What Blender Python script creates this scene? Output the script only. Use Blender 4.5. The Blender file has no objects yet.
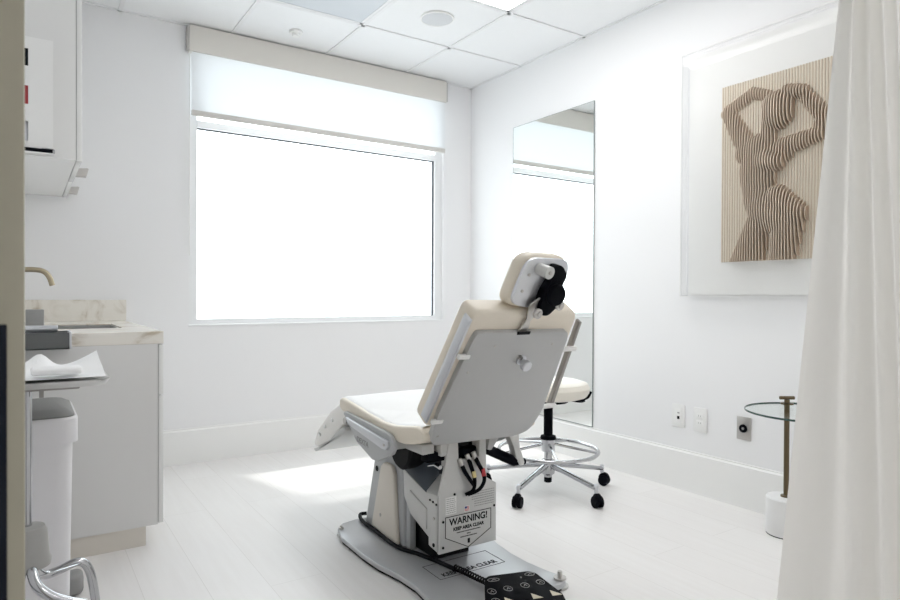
import bpy, bmesh, math, random
from mathutils import Vector, Matrix
random.seed(7)
PI = math.pi
SC = bpy.context.scene
COL = SC.collection
R = math.radians

# ------------------------------------------------------------------ materials
def mat(name, col, rough=.5, metal=0.0, noise=0.0, nscale=30.0, bump=0.0, spec=.5, coat=0.0, stretch=(1, 1, 1)):
    m = bpy.data.materials.new(name); m.use_nodes = True
    nt = m.node_tree; b = nt.nodes['Principled BSDF']
    b.inputs['Base Color'].default_value = (*col, 1)
    b.inputs['Roughness'].default_value = rough
    b.inputs['Metallic'].default_value = metal
    b.inputs['Specular IOR Level'].default_value = spec
    b.inputs['Coat Weight'].default_value = coat
    if noise or bump:
        tc = nt.nodes.new('ShaderNodeTexCoord'); mp = nt.nodes.new('ShaderNodeMapping')
        mp.inputs['Scale'].default_value = stretch
        nz = nt.nodes.new('ShaderNodeTexNoise'); nz.inputs['Scale'].default_value = nscale; nz.inputs['Detail'].default_value = 4
        nt.links.new(tc.outputs['Object'], mp.inputs[0]); nt.links.new(mp.outputs[0], nz.inputs['Vector'])
        if noise:
            mx = nt.nodes.new('ShaderNodeMix'); mx.data_type = 'RGBA'
            mx.inputs['A'].default_value = (*[c * (1 - noise) for c in col], 1)
            mx.inputs['B'].default_value = (*[min(1, c * (1 + noise)) for c in col], 1)
            nt.links.new(nz.outputs['Fac'], mx.inputs['Factor']); nt.links.new(mx.outputs['Result'], b.inputs['Base Color'])
        if bump:
            bp = nt.nodes.new('ShaderNodeBump'); bp.inputs['Strength'].default_value = bump; bp.inputs['Distance'].default_value = .002
            nt.links.new(nz.outputs['Fac'], bp.inputs['Height']); nt.links.new(bp.outputs[0], b.inputs['Normal'])
    return m

def emis(name, col, s):
    m = bpy.data.materials.new(name); m.use_nodes = True
    nt = m.node_tree; nt.nodes.clear()
    o = nt.nodes.new('ShaderNodeOutputMaterial'); e = nt.nodes.new('ShaderNodeEmission')
    e.inputs[0].default_value = (*col, 1); e.inputs[1].default_value = s
    nt.links.new(e.outputs[0], o.inputs[0]); return m

def glass(name, tint=(1, 1, 1), gl=.06):
    m = bpy.data.materials.new(name); m.use_nodes = True
    nt = m.node_tree; nt.nodes.clear()
    o = nt.nodes.new('ShaderNodeOutputMaterial'); t = nt.nodes.new('ShaderNodeBsdfTransparent')
    g = nt.nodes.new('ShaderNodeBsdfGlossy'); g.inputs['Roughness'].default_value = .02
    t.inputs[0].default_value = (*tint, 1)
    lw = nt.nodes.new('ShaderNodeFresnel'); lw.inputs[0].default_value = 1.35
    ml = nt.nodes.new('ShaderNodeMath'); ml.operation = 'MULTIPLY'; ml.inputs[1].default_value = gl * 8
    x = nt.nodes.new('ShaderNodeMixShader')
    nt.links.new(lw.outputs[0], ml.inputs[0]); nt.links.new(ml.outputs[0], x.inputs[0])
    nt.links.new(t.outputs[0], x.inputs[1]); nt.links.new(g.outputs[0], x.inputs[2]); nt.links.new(x.outputs[0], o.inputs[0])
    return m

def translucent(name, col, w=.6):
    m = bpy.data.materials.new(name); m.use_nodes = True
    nt = m.node_tree; nt.nodes.clear()
    o = nt.nodes.new('ShaderNodeOutputMaterial'); d = nt.nodes.new('ShaderNodeBsdfDiffuse'); t = nt.nodes.new('ShaderNodeBsdfTranslucent')
    d.inputs[0].default_value = (*col, 1); t.inputs[0].default_value = (*col, 1)
    x = nt.nodes.new('ShaderNodeMixShader'); x.inputs[0].default_value = w
    tc = nt.nodes.new('ShaderNodeTexCoord'); nz = nt.nodes.new('ShaderNodeTexNoise'); nz.inputs['Scale'].default_value = 400
    bp = nt.nodes.new('ShaderNodeBump'); bp.inputs['Strength'].default_value = .1; bp.inputs['Distance'].default_value = .001
    nt.links.new(tc.outputs['Object'], nz.inputs['Vector']); nt.links.new(nz.outputs['Fac'], bp.inputs['Height'])
    nt.links.new(bp.outputs[0], d.inputs['Normal'])
    nt.links.new(d.outputs[0], x.inputs[1]); nt.links.new(t.outputs[0], x.inputs[2]); nt.links.new(x.outputs[0], o.inputs[0])
    return m

def floor_mat():
    m = mat('pale_oak_planks', (.80, .78, .76), .42)
    nt = m.node_tree; b = nt.nodes['Principled BSDF']
    tc = nt.nodes.new('ShaderNodeTexCoord'); mp = nt.nodes.new('ShaderNodeMapping')
    mp.inputs['Rotation'].default_value = (0, 0, R(90)); mp.inputs['Location'].default_value = (.13, .05, 0)
    br = nt.nodes.new('ShaderNodeTexBrick'); br.offset = .37
    br.inputs['Scale'].default_value = 1; br.inputs['Brick Width'].default_value = 1.5; br.inputs['Row Height'].default_value = .19
    br.inputs['Mortar Size'].default_value = .0012; br.inputs['Mortar Smooth'].default_value = .3
    br.inputs['Color1'].default_value = (.855, .84, .83, 1); br.inputs['Color2'].default_value = (.835, .818, .806, 1)
    br.inputs['Mortar'].default_value = (.72, .70, .68, 1); br.inputs['Bias'].default_value = 0
    mp2 = nt.nodes.new('ShaderNodeMapping'); mp2.inputs['Scale'].default_value = (14, .9, 1)
    nz = nt.nodes.new('ShaderNodeTexNoise'); nz.inputs['Scale'].default_value = 3; nz.inputs['Detail'].default_value = 6
    mx = nt.nodes.new('ShaderNodeMix'); mx.data_type = 'RGBA'; mx.blend_type = 'MULTIPLY'; mx.inputs['Factor'].default_value = .35
    cr = nt.nodes.new('ShaderNodeValToRGB'); cr.color_ramp.elements[0].position = .3; cr.color_ramp.elements[0].color = (.92, .905, .895, 1)
    cr.color_ramp.elements[1].position = .65; cr.color_ramp.elements[1].color = (1, 1, 1, 1)
    L = nt.links.new
    L(tc.outputs['Object'], mp.inputs[0]); L(mp.outputs[0], br.inputs['Vector'])
    L(tc.outputs['Object'], mp2.inputs[0]); L(mp2.outputs[0], nz.inputs['Vector']); L(nz.outputs['Fac'], cr.inputs[0])
    L(br.outputs['Color'], mx.inputs['A']); L(cr.outputs['Color'], mx.inputs['B']); L(mx.outputs['Result'], b.inputs['Base Color'])
    return m

def marble_mat():
    m = mat('cream_marble', (.85, .82, .76), .22)
    nt = m.node_tree; b = nt.nodes['Principled BSDF']
    tc = nt.nodes.new('ShaderNodeTexCoord'); nz = nt.nodes.new('ShaderNodeTexNoise')
    nz.inputs['Scale'].default_value = 5.5; nz.inputs['Detail'].default_value = 8; nz.inputs['Distortion'].default_value = 1.6
    cr = nt.nodes.new('ShaderNodeValToRGB'); e = cr.color_ramp.elements
    e[0].position = .36; e[0].color = (.54, .47, .37, 1); e[1].position = .5; e[1].color = (.84, .81, .75, 1)
    x = cr.color_ramp.elements.new(.43); x.color = (.77, .73, .66, 1)
    nt.links.new(tc.outputs['Object'], nz.inputs['Vector']); nt.links.new(nz.outputs['Fac'], cr.inputs[0]); nt.links.new(cr.outputs[0], b.inputs['Base Color'])
    return m

M = dict(
    wall=mat('white_wall_paint', (.865, .865, .875), .85, bump=.05, nscale=180),
    ceil=mat('white_ceiling_tile', (.86, .865, .875), .9, noise=.02, nscale=120, bump=.1),
    grid=mat('white_ceiling_grid', (.82, .82, .83), .6),
    trim=mat('white_trim_paint', (.88, .88, .87), .45),
    floor=floor_mat(), marble=marble_mat(),
    frame=mat('white_window_vinyl', (.86, .87, .88), .35),
    gasket=mat('dark_gasket', (.06, .065, .08), .6),
    pane=glass('clear_window_glass', (.98, 1, 1), .04),
    cassette=mat('beige_blind_fascia', (.77, .745, .70), .7),
    hem=mat('beige_hem_bar', (.70, .68, .65), .6),
    blind=translucent('white_blind_fabric', (.85, .86, .87), .47),
    lamp=emis('lit_panel_diffuser', (1, .99, .98), 7.5),
    unlit=mat('unlit_panel_diffuser', (.60, .63, .67), .4),
    speaker=mat('speaker_mesh', (.62, .63, .65), .6, noise=.1, nscale=400),
    white=mat('white_plastic', (.85, .85, .84), .35),
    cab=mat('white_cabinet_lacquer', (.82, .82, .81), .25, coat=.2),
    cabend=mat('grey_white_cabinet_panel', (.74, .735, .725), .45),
    kick=mat('beige_toe_kick', (.74, .70, .635), .5),
    nickel=mat('brushed_nickel', (.55, .53, .51), .35, .9, noise=.05, nscale=200),
    brass=mat('brushed_brass', (.42, .36, .26), .32, 1.0, noise=.06, nscale=120),
    bronze=mat('antique_brass', (.15, .115, .07), .35, .9, noise=.08, nscale=90),
    chrome=mat('polished_chrome', (.50, .505, .52), .14, 1.0, noise=.02),
    steel=mat('satin_steel', (.62, .62, .61), .3, 1.0, noise=.03, nscale=60),
    door=mat('olive_door_paint', (.36, .335, .26), .55, noise=.04, nscale=40),
    navy=mat('black_lock_plate', (.003, .005, .012), .45, spec=.2),
    cream=mat('cream_vinyl', (.80, .73, .625), .42, noise=.02, nscale=60, bump=.08),
    legpad=mat('pale_leg_pad', (.85, .83, .80), .4, noise=.02, nscale=60), lightcream=mat('pale_cream_vinyl', (.84, .80, .72), .4, noise=.02, nscale=60),
    greypaint=mat('light_grey_enamel', (.475, .477, .477), .4, noise=.02, nscale=50),
    palegrey=mat('pale_grey_enamel', (.60, .60, .59), .38, noise=.02, nscale=50),
    coolgrey=mat('cool_grey_enamel', (.46, .47, .48), .4, noise=.02, nscale=50),
    platemetal=mat('satin_base_plate', (.52, .53, .55), .28, .35, noise=.03, nscale=30),
    railmetal=mat('satin_aluminium', (.66, .67, .70), .38, .85, noise=.03, nscale=80),
    taupe=mat('taupe_grey_metal', (.33, .315, .30), .5, .3, noise=.03, nscale=60),
    slate=mat('slate_grey_cover', (.05, .062, .08), .5, noise=.06, nscale=40),
    black=mat('black_plastic', (.004, .0045, .007), .6, noise=.1, nscale=60, spec=.06),
    rubber=mat('black_rubber', (.006, .006, .007), .6, noise=.1, nscale=90, spec=.2),
    beigecover=mat('beige_column_cover', (.72, .67, .60), .45, noise=.02, nscale=30),
    ink=mat('black_print', (.006, .006, .008), .7, spec=.2), greyink=mat('grey_print', (.30, .30, .30), .7),
    sticker=mat('white_sticker', (.80, .80, .79), .5), symbol=mat('grey_white_symbol', (.50, .50, .50), .6), red=mat('red_mark', (.55, .05, .06), .5), blue=mat('blue_mark', (.05, .07, .25), .5),
    yellow=mat('yellow_sleeve', (.75, .63, .30), .5), bone=mat('cream_button', (.78, .72, .58), .5),
    paper=mat('white_paper', (.90, .90, .90), .8, bump=.15, nscale=25),
    bin=mat('white_bin_plastic', (.74, .73, .745), .32), binlid=mat('grey_bin_lid', (.21, .207, .20), .5),
    charcoal=mat('charcoal_tray', (.125, .13, .13), .45, noise=.05, nscale=40),
    greybox=mat('grey_plastic', (.30, .30, .295), .5, noise=.05, nscale=50),
    sleeve=mat('grey_column_sleeve', (.33, .325, .31), .4, noise=.02, nscale=50),
    glassgreen=glass('table_glass', (.97, .988, .982), .012), glassedge=mat('dark_green_glass_edge', (.05, .09, .08), .15),
    stone=mat('white_marble_base', (.83, .83, .83), .3, noise=.05, nscale=14),
    mirror=mat('mirror_silver', (.93, .955, .945), .01, 1.0), mirroredge=mat('mirror_edge', (.25, .28, .28), .3, .4),
    acrylic=glass('clear_acrylic', (1, 1, 1), .05),
    edgeglint=mat('white_edge_glint', (.88, .88, .87), .4), artback=mat('white_art_mount', (.87, .87, .86), .8),
    panel=mat('cream_art_panel', (.82, .77, .66), .75), slatedge=mat('pale_slat_edge', (.70, .60, .49), .6, noise=.08, nscale=25), slat=mat('tan_wood_slat', (.53, .41, .31), .6, noise=.12, nscale=25, stretch=(1, 1, .2)),
    curtain=translucent('cream_curtain_cloth', (.925, .91, .875), .12),
    pouch=mat('clear_grey_pouch', (.62, .63, .63), .3),
)

# ------------------------------------------------------------------ mesh builder
def catmull(pts, n=8):
    P = [Vector(p) for p in pts]; out = []
    for i in range(len(P) - 1):
        a = P[i - 1] if i else P[i] * 2 - P[i + 1]; b, c = P[i], P[i + 1]
        d = P[i + 2] if i + 2 < len(P) else P[i + 1] * 2 - P[i]
        for k in range(n):
            t = k / n
            out.append(.5 * (2 * b + (c - a) * t + (2 * a - 5 * b + 4 * c - d) * t * t + (3 * b - a - 3 * c + d) * t ** 3))
    out.append(P[-1]); return out

class MB:
    def __init__(s, X=None): s.bm = bmesh.new(); s.X = X or Matrix()
    def _add(s, o, bev=0, seg=2, X=None):
        if bev:
            es = [e for e in o.edges if len(e.link_faces) == 2 and e.calc_face_angle(0) > R(25)]
            bmesh.ops.bevel(o, geom=es, offset=bev, segments=seg, profile=.5, affect='EDGES', clamp_overlap=True)
        bmesh.ops.recalc_face_normals(o, faces=o.faces)
        o.transform(s.X @ (X or Matrix()))
        me = bpy.data.meshes.new('t'); o.to_mesh(me); o.free(); s.bm.from_mesh(me); bpy.data.meshes.remove(me)
        return s
    def box(s, a, b, bev=0, seg=2, X=None):
        o = bmesh.new(); bmesh.ops.create_cube(o, size=1)
        a, b = Vector(a), Vector(b); c, d = (a + b) / 2, b - a
        for v in o.verts: v.co = Vector((c[i] + v.co[i] * abs(d[i]) for i in range(3)))
        return s._add(o, bev, seg, X)
    def poly(s, pts, lo, hi, axis='x', bev=0, seg=2, X=None):
        """prism of a 2-D outline between lo and hi along axis; x:(y,z)  y:(x,z)  z:(x,y)"""
        f = {'x': lambda p, h: (h, p[0], p[1]), 'y': lambda p, h: (p[0], h, p[1]), 'z': lambda p, h: (p[0], p[1], h)}[axis]
        o = bmesh.new(); A = [o.verts.new(f(p, lo)) for p in pts]; B = [o.verts.new(f(p, hi)) for p in pts]; n = len(pts)
        o.faces.new(A); o.faces.new(B[::-1])
        for i in range(n): o.faces.new((A[i], A[(i + 1) % n], B[(i + 1) % n], B[i]))
        bmesh.ops.recalc_face_normals(o, faces=o.faces)
        return s._add(o, bev, seg, X)
    def tube(s, pts, r, seg=12, smooth=0, closed=False, flat=1.0):
        P = catmull(pts, smooth) if smooth else [Vector(p) for p in pts]
        n = len(P); rr = r if isinstance(r, (list, tuple)) else [r] * n
        if len(rr) != n: rr = [rr[0] + (rr[-1] - rr[0]) * i / (n - 1) for i in range(n)]
        o = bmesh.new(); rings = []; up = None
        for i, p in enumerate(P):
            if closed: t = P[(i + 1) % n] - P[i - 1]
            else: t = P[min(i + 1, n - 1)] - P[max(i - 1, 0)]
            t.normalize()
            if up is None: up = Vector((0, 0, 1)) if abs(t.z) < .9 else Vector((1, 0, 0))
            side = t.cross(up).normalized(); up = side.cross(t).normalized()
            rings.append([o.verts.new(p + (side * math.cos(2 * PI * k / seg) + up * math.sin(2 * PI * k / seg) * flat) * rr[i]) for k in range(seg)])
        for i in range(n if closed else n - 1):
            a, b = rings[i], rings[(i + 1) % n]
            for k in range(seg): o.faces.new((a[k], a[(k + 1) % seg], b[(k + 1) % seg], b[k]))
        if not closed: o.faces.new(rings[0]); o.faces.new(rings[-1][::-1])
        return s._add(o)
    def lathe(s, prof, c=(0, 0, 0), seg=32, X=None, cap=True):
        """prof: (radius, height) pairs from bottom to top round local z"""
        o = bmesh.new(); rings = []
        for r, z in prof:
            if r < 1e-6: rings.append([o.verts.new((0, 0, z))])
            else: rings.append([o.verts.new((r * math.cos(2 * PI * k / seg), r * math.sin(2 * PI * k / seg), z)) for k in range(seg)])
        for a, b in zip(rings, rings[1:]):
            for k in range(seg):
                q = [a[k % len(a)], a[(k + 1) % len(a)], b[(k + 1) % len(b)], b[k % len(b)]]
                q = [v for i, v in enumerate(q) if v not in q[:i]]
                if len(q) > 2: o.faces.new(q)
        for ring, rev in ((rings[0], True), (rings[-1], False)):
            if cap and len(ring) > 2: o.faces.new(ring[::-1] if rev else ring)
        return s._add(o, X=Matrix.Translation(c) @ (X or Matrix()))
    def cyl(s, p, q, r, r2=None, seg=20):
        p, q = Vector(p), Vector(q); d = q - p
        X = d.to_track_quat('Z', 'Y').to_matrix().to_4x4(); r2 = r if r2 is None else r2
        e = min(r, r2, d.length) * .12
        return s.lathe([(r - e, 0), (r, e), (r2, d.length - e), (r2 - e, d.length)], p, seg, X)
    def hull(s, pts, bev=0):
        o = bmesh.new()
        for p in pts: o.verts.new(p)
        r = bmesh.ops.convex_hull(o, input=o.verts[:])
        bmesh.ops.delete(o, geom=[v for v in o.verts if not v.link_faces], context='VERTS')
        return s._add(o, bev)
    def line(s, pts, w, h, closed=True, axis='z', lev=0.0):
        """flat printed outline of width w, on the plane axis = lev"""
        n = len(pts)
        for i in range(n if closed else n - 1):
            a, b = Vector(pts[i]).to_2d(), Vector(pts[(i + 1) % n]).to_2d()
            t = (b - a).normalized() * w / 2; nn = Vector((-t.y, t.x)); a2, b2 = a - t, b + t
            s.poly([a2 + nn, a2 - nn, b2 - nn, b2 + nn], lev, lev + h, axis)
        return s
    def build(s, name, m, parent=None, smooth=True, angle=35):
        me = bpy.data.meshes.new(name); bmesh.ops.remove_doubles(s.bm, verts=s.bm.verts, dist=1e-6)
        s.bm.to_mesh(me); s.bm.free(); me.materials.append(m)
        o = bpy.data.objects.new(name, me); COL.objects.link(o)
        if smooth:
            for p in me.polygons: p.use_smooth = True
            try: me.set_sharp_from_angle(angle=R(angle))
            except Exception: pass
        if parent: adopt(o, parent)
        return o

def world_loc(o):
    v = Vector((0, 0, 0))
    while o: v = v + o.location; o = o.parent if o.parent else None
    return v
def adopt(o, parent):
    """parent keeps only a location, so a child mesh built in room coordinates is shifted back"""
    off = Vector(parent.get('_base', (0, 0, 0)))
    o.data.transform(Matrix.Translation(-off)); o.parent = parent; o['_base'] = off[:]
def tag(o, label, cat, group=None, kind=None):
    if label: o['label'] = label
    if cat: o['category'] = cat
    if group: o['group'] = group
    if kind: o['kind'] = kind
    return o
def thing(name, loc, label, cat, group=None):
    o = bpy.data.objects.new(name, None); COL.objects.link(o); o.empty_display_size = .05
    o.location = loc; o['_base'] = Vector(loc)[:]
    return tag(o, label, cat, group)
def struct(name, mb, m, smooth=False): return tag(mb.build(name, m, smooth=smooth), None, None, kind='structure')

def text(body, size, X, m, parent, name='lettering', bold=0.0, sx=1.0, align='CENTER'):
    cu = bpy.data.curves.new('t', 'FONT'); cu.body = body; cu.size = size; cu.align_x = align; cu.align_y = 'CENTER'
    cu.extrude = .0004; cu.offset = bold
    t = bpy.data.objects.new('t', cu); COL.objects.link(t)
    bpy.context.view_layer.update()
    me = bpy.data.meshes.new_from_object(t.evaluated_get(bpy.context.evaluated_depsgraph_get()))
    COL.objects.unlink(t); bpy.data.objects.remove(t)
    me.transform(X @ Matrix.Diagonal((sx, 1, 1, 1))); me.materials.clear(); me.materials.append(m); me.name = name
    o = bpy.data.objects.new(name, me); COL.objects.link(o); adopt(o, parent); return o

def frame(o, ex, ey, ez):
    X = Matrix((ex, ey, ez)).transposed().to_4x4(); X.translation = Vector(o); return X

# ------------------------------------------------------------------ camera
CF, YAW, PIT, ROL, HC = 639.91, .5865, -.0081, .0044, 1.0142
fw = Vector((math.sin(YAW) * math.cos(PIT), math.cos(YAW) * math.cos(PIT), math.sin(PIT)))
r0 = Vector((math.cos(YAW), -math.sin(YAW), 0)); u0 = r0.cross(fw)
rr_ = r0 * math.cos(ROL) + u0 * math.sin(ROL); uu_ = u0 * math.cos(ROL) - r0 * math.sin(ROL)
cam = bpy.data.cameras.new('camera'); cam.sensor_width = 36; cam.lens = CF * 36 / 900; cam.clip_start = .05
cam.dof.use_dof = True; cam.dof.focus_distance = 2.2; cam.dof.aperture_fstop = cam.lens / 2.6
co = bpy.data.objects.new('camera', cam); COL.objects.link(co)
co.matrix_world = frame((0, 0, HC), rr_, uu_, -fw)
SC.camera = co

# ------------------------------------------------------------------ room
XL, XR, YF, YB, H = -.125, 2.873, -1.3, 4.04, 2.60
WX0, WX1, WZ0, WZ1 = .816, 2.622, .826, 2.50
struct('floor', MB().box((XL - .1, YF - .1, -.08), (XR + .1, YB + .15, 0)), M['floor'])
struct('wall_left', MB().box((XL - .1, YF, 0), (XL, YB, H + .05)), M['wall'])
struct('wall_right', MB().box((XR, YF, 0), (XR + .1, YB, H + .05)), M['wall'])
struct('wall_front', MB().box((XL - .1, YF - .1, 0), (XR + .1, YF, H + .05)), M['wall'])
struct('wall_back', MB().box((XL - .1, YB, 0), (WX0, YB + .12, H + .05)).box((WX1, YB, 0), (XR + .1, YB + .12, H + .05))
       .box((WX0, YB, 0), (WX1, YB + .12, WZ0)).box((WX0, YB, WZ1), (WX1, YB + .12, H + .05)), M['wall'])
# dropped ceiling: tiles a little above the T-bars
struct('ceiling', MB().box((XL - .1, YF - .1, H + .006), (XR + .1, YB + .12, H + .06)), M['ceil'])
TX, TY, TS = 1.666, 3.448, .6096
g = MB()
for k in range(-3, 3):
    x = TX + k * TS
    if XL < x < XR - .03: g.box((x - .011, YF, H), (x + .011, YB, H + .008))
for k in range(-7, 2):
    y = TY - k * TS
    if YF < y < YB - .02: g.box((XL, y - .011, H), (XR, y + .011, H + .008))
for a, b in (((XL, YF, H), (XL + .02, YB, H + .008)), ((XR - .016, YF, H), (XR, YB, H + .008)), ((XL, YB - .016, H), (XR, YB, H + .008))): g.box(a, b)
struct('trim_1', g, M['grid'])
def base(name, a, b, nx):
    mb = MB().box(a, b)
    return struct(name, mb, M['trim'])
bb = struct('baseboard_right', MB().poly([(XR, 0), (XR - .012, 0), (XR - .012, .196), (XR - .006, .204), (XR - .006, .2114), (XR, .2114)], YF, YB, 'y'), M['trim'])
bb = struct('baseboard_back', MB().poly([(YB, 0), (YB - .012, 0), (YB - .012, .196), (YB - .006, .204), (YB - .006, .2114), (YB, .2114)], .45, XR, 'x'), M['trim'])

# window
GY = 4.10
w = thing('window_1', (1.73, GY, WZ0), None, None); w['kind'] = 'structure'
GX0, GX1, GZ0, GZ1 = .866, 2.563, .858, 2.018
MB().box((WX0, GY - .03, WZ0), (GX0, GY + .03, WZ1)).box((GX1, GY - .03, WZ0), (WX1, GY + .03, WZ1))\
    .box((GX0, GY - .03, WZ0), (GX1, GY + .03, GZ0)).box((GX0, GY - .03, WZ1 - .04), (GX1, GY + .03, WZ1))\
    .box((GX0, GY - .035, GZ1), (GX1, GY + .03, GZ1 + .042)).build('window_frame', M['frame'], w, False)
gk = .005
MB().box((GX1 - .009, GY - .012, GZ0), (GX1, GY, GZ1)).box((GX0, GY - .012, GZ1 - .007), (GX1, GY, GZ1)).box((GX0, GY - .010, GZ0), (GX1, GY, GZ0 + .002)).build('gasket', M['gasket'], w, False)
MB().box((GX0, GY - .003, GZ0), (GX1, GY + .003, GZ1)).build('pane', M['pane'], w, False)
MB().box((GX0, GY - .003, GZ1 + .042), (GX1, GY + .003, WZ1 - .04)).build('pane', M['pane'], w, False)
MB().box((WX0 - .002, YB - .006, WZ0 - .008), (WX1 + .002, GY - .02, WZ0 + .004), .002).build('window_sill', M['frame'], w, False)
# roller blind
t = thing('roller_blind', (1.73, 3.98, 2.07), 'white roller blind drawn a short way down over the top of the window', 'blind')
MB().box((.807, 3.985, 2.443), (2.612, 4.036, 2.5965), .003).build('fascia', M['cassette'], t)
for x in (.795, 2.612): MB().box((x, 3.99, 2.45), (x + .012, 4.036, 2.59), .002).build('end_bracket', M['nickel'], t)
MB().cyl((.809, 4.012, 2.52), (2.610, 4.012, 2.52), .018).build('roller_tube', M['white'], t)
MB().box((.820, 3.998, 2.09), (2.606, 3.9992, 2.51)).build('shade_fabric', M['blind'], t, False)
MB().box((.820, 3.992, 2.067), (2.606, 4.006, 2.101), .004).build('hem_bar', M['hem'], t)
MB().tube([(.812, 4.002, 2.45), (.812, 4.002, 1.25), (.812, 4.010, 1.238), (.812, 4.018, 1.25), (.812, 4.018, 2.45)], .0022, 6).build('pull_chain', M['white'], t)

# ceiling fittings
def ceiling_panel(x0, y1, n, label, m, group=None, nm='ceiling_light'):
    t = thing(nm, (x0 + TS / 2, y1 - TS * n / 2, H), label, 'light', group)
    a, b = (x0 + .012, y1 - TS * n + .012), (x0 + TS - .012, y1 - .012)
    MB().box((a[0], a[1], H + .001), (b[0], a[1] + .018, H + .012)).box((a[0], b[1] - .018, H + .001), (b[0], b[1], H + .012))\
        .box((a[0], a[1], H + .001), (a[0] + .018, b[1], H + .012)).box((b[0] - .018, a[1], H + .001), (b[0], b[1], H + .012)).build('frame', M['grid'], t, False)
    MB().box((a[0] + .016, a[1] + .016, H + .003), (b[0] - .016, b[1] - .016, H + .010)).build('diffuser', m, t, False)
ceiling_panel(TX, TY - TS, 2, 'lit white light panel in the ceiling, cut off by the top edge of the picture', M['lamp'])
ceiling_panel(TX - TS, TY, 1, 'unlit blue-grey light panel in the ceiling above the window', M['unlit'])
ceiling_panel(TX, TY - 5 * TS, 2, 'lit ceiling light panel behind the camera over the doorway end', M['lamp'])
t = thing('ceiling_speaker', (1.976, 3.12, H), 'round pale grey speaker grille set in a ceiling tile beside the unlit panel', 'speaker')
MB().lathe([(.098, H + .006), (.098, H - .002), (.092, H - .005), (.088, H - .002), (.088, H + .006)], (1.976, 3.12, 0), 48).build('rim', M['trim'], t)
MB().lathe([(.089, H + .004), (.089, H - .003), (.05, H - .005), (0, H - .0055)], (1.976, 3.12, 0), 48).build('grille', M['speaker'], t)
t = thing('smoke_detector', (1.368, 3.755, H), 'small round white detector on the ceiling tile nearest the blind', 'smoke detector')
MB().lathe([(.040, H + .006), (.040, H - .008), (.036, H - .012), (0, H - .012)], (1.368, 3.755, 0), 32).build('base', M['trim'], t)
MB().lathe([(.026, H - .010), (.026, H - .024), (.020, H - .030), (0, H - .031)], (1.368, 3.755, 0), 32).build('sensor', M['white'], t)

# door leaf standing open beside the camera
d = thing('door_1', (-.022, .55, 0), None, None); d['kind'] = 'structure'
MB().box((-.0455, .55, .01), (.0, 1.42, 2.35), .0015).build('leaf', M['door'], d)
MB().box((-.0365, .5485, .760), (-.0105, .551, .992), .001).build('lock_plate', M['navy'], d)
for z in (.25, 1.2, 2.1): MB().cyl((-.05, 1.425, z - .05), (-.05, 1.425, z + .05), .007).build('hinge', M['brass'], d)

# ------------------------------------------------------------------ mirror
t = thing('wall_mirror', (XR, 3.13, .218), 'tall frameless mirror on the right wall behind the stool', 'mirror')
MB().box((XR - .0065, 2.751, .218), (XR - .0005, 3.516, 2.190)).build('mirror_glass', M['mirror'], t, False)
e = .003
MB().box((XR - .0072, 2.748, .216), (XR - .0003, 2.751, 2.192)).box((XR - .0072, 3.516, .216), (XR - .0003, 3.518, 2.192))\
    .box((XR - .0072, 2.748, 2.190), (XR - .0003, 3.518, 2.192)).box((XR - .0072, 2.748, .2155), (XR - .0003, 3.518, .218)).build('polished_edge', M['mirroredge'], t, False)

# ------------------------------------------------------------------ wall art
AX0, AX1, AY0, AY1, AZ0, AZ1 = 2.800, XR - .004, 1.10, 2.084, 1.011, 2.2425
t = thing('framed_relief', (XR, (AY0 + AY1) / 2, AZ0), 'clear shadow box holding a slatted wooden relief of a figure with raised arms', 'wall art')
th = .008
MB().box((AX0, AY0, AZ0), (AX1, AY0 + th, AZ1)).box((AX0, AY1 - th, AZ0), (AX1, AY1, AZ1))\
    .box((AX0, AY0, AZ0), (AX1, AY1, AZ0 + th)).box((AX0, AY0, AZ1 - th), (AX1, AY1, AZ1)).build('acrylic_sides', M['acrylic'], t, False)
mb = MB()
for ya, za, yb, zb in ((AY0, AZ0, AY1, AZ0), (AY0, AZ1, AY1, AZ1), (AY0, AZ0, AY0, AZ1), (AY1, AZ0, AY1, AZ1)):
    mb.box((AX0 - .0005, ya - .0018, za - .0018), (AX0 + .003, yb + .0018, zb + .0018))
mb.build('polished_edge', M['edgeglint'], t, False)  # white strips paint in the glimmer along the clear acrylic edges
MB().box((AX1 - .008, AY0 + th, AZ0 + th), (AX1, AY1 - th, AZ1 - th)).build('mount_board', M['artback'], t, False)
MB().box((AX0 + .001, AY0 + th, AZ0 + th), (AX0 + .004, AY1 - th, AZ1 - th)).build('cover_glass', M['acrylic'], t, False)
PY0, PY1, PZ0, PZ1 = 1.305, 1.888, 1.180, 2.035
PX = AX1 - .008
MB().box((PX - .006, PY0, PZ0), (PX, PY1, PZ1)).build('backing_panel', M['panel'], t, False)
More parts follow.
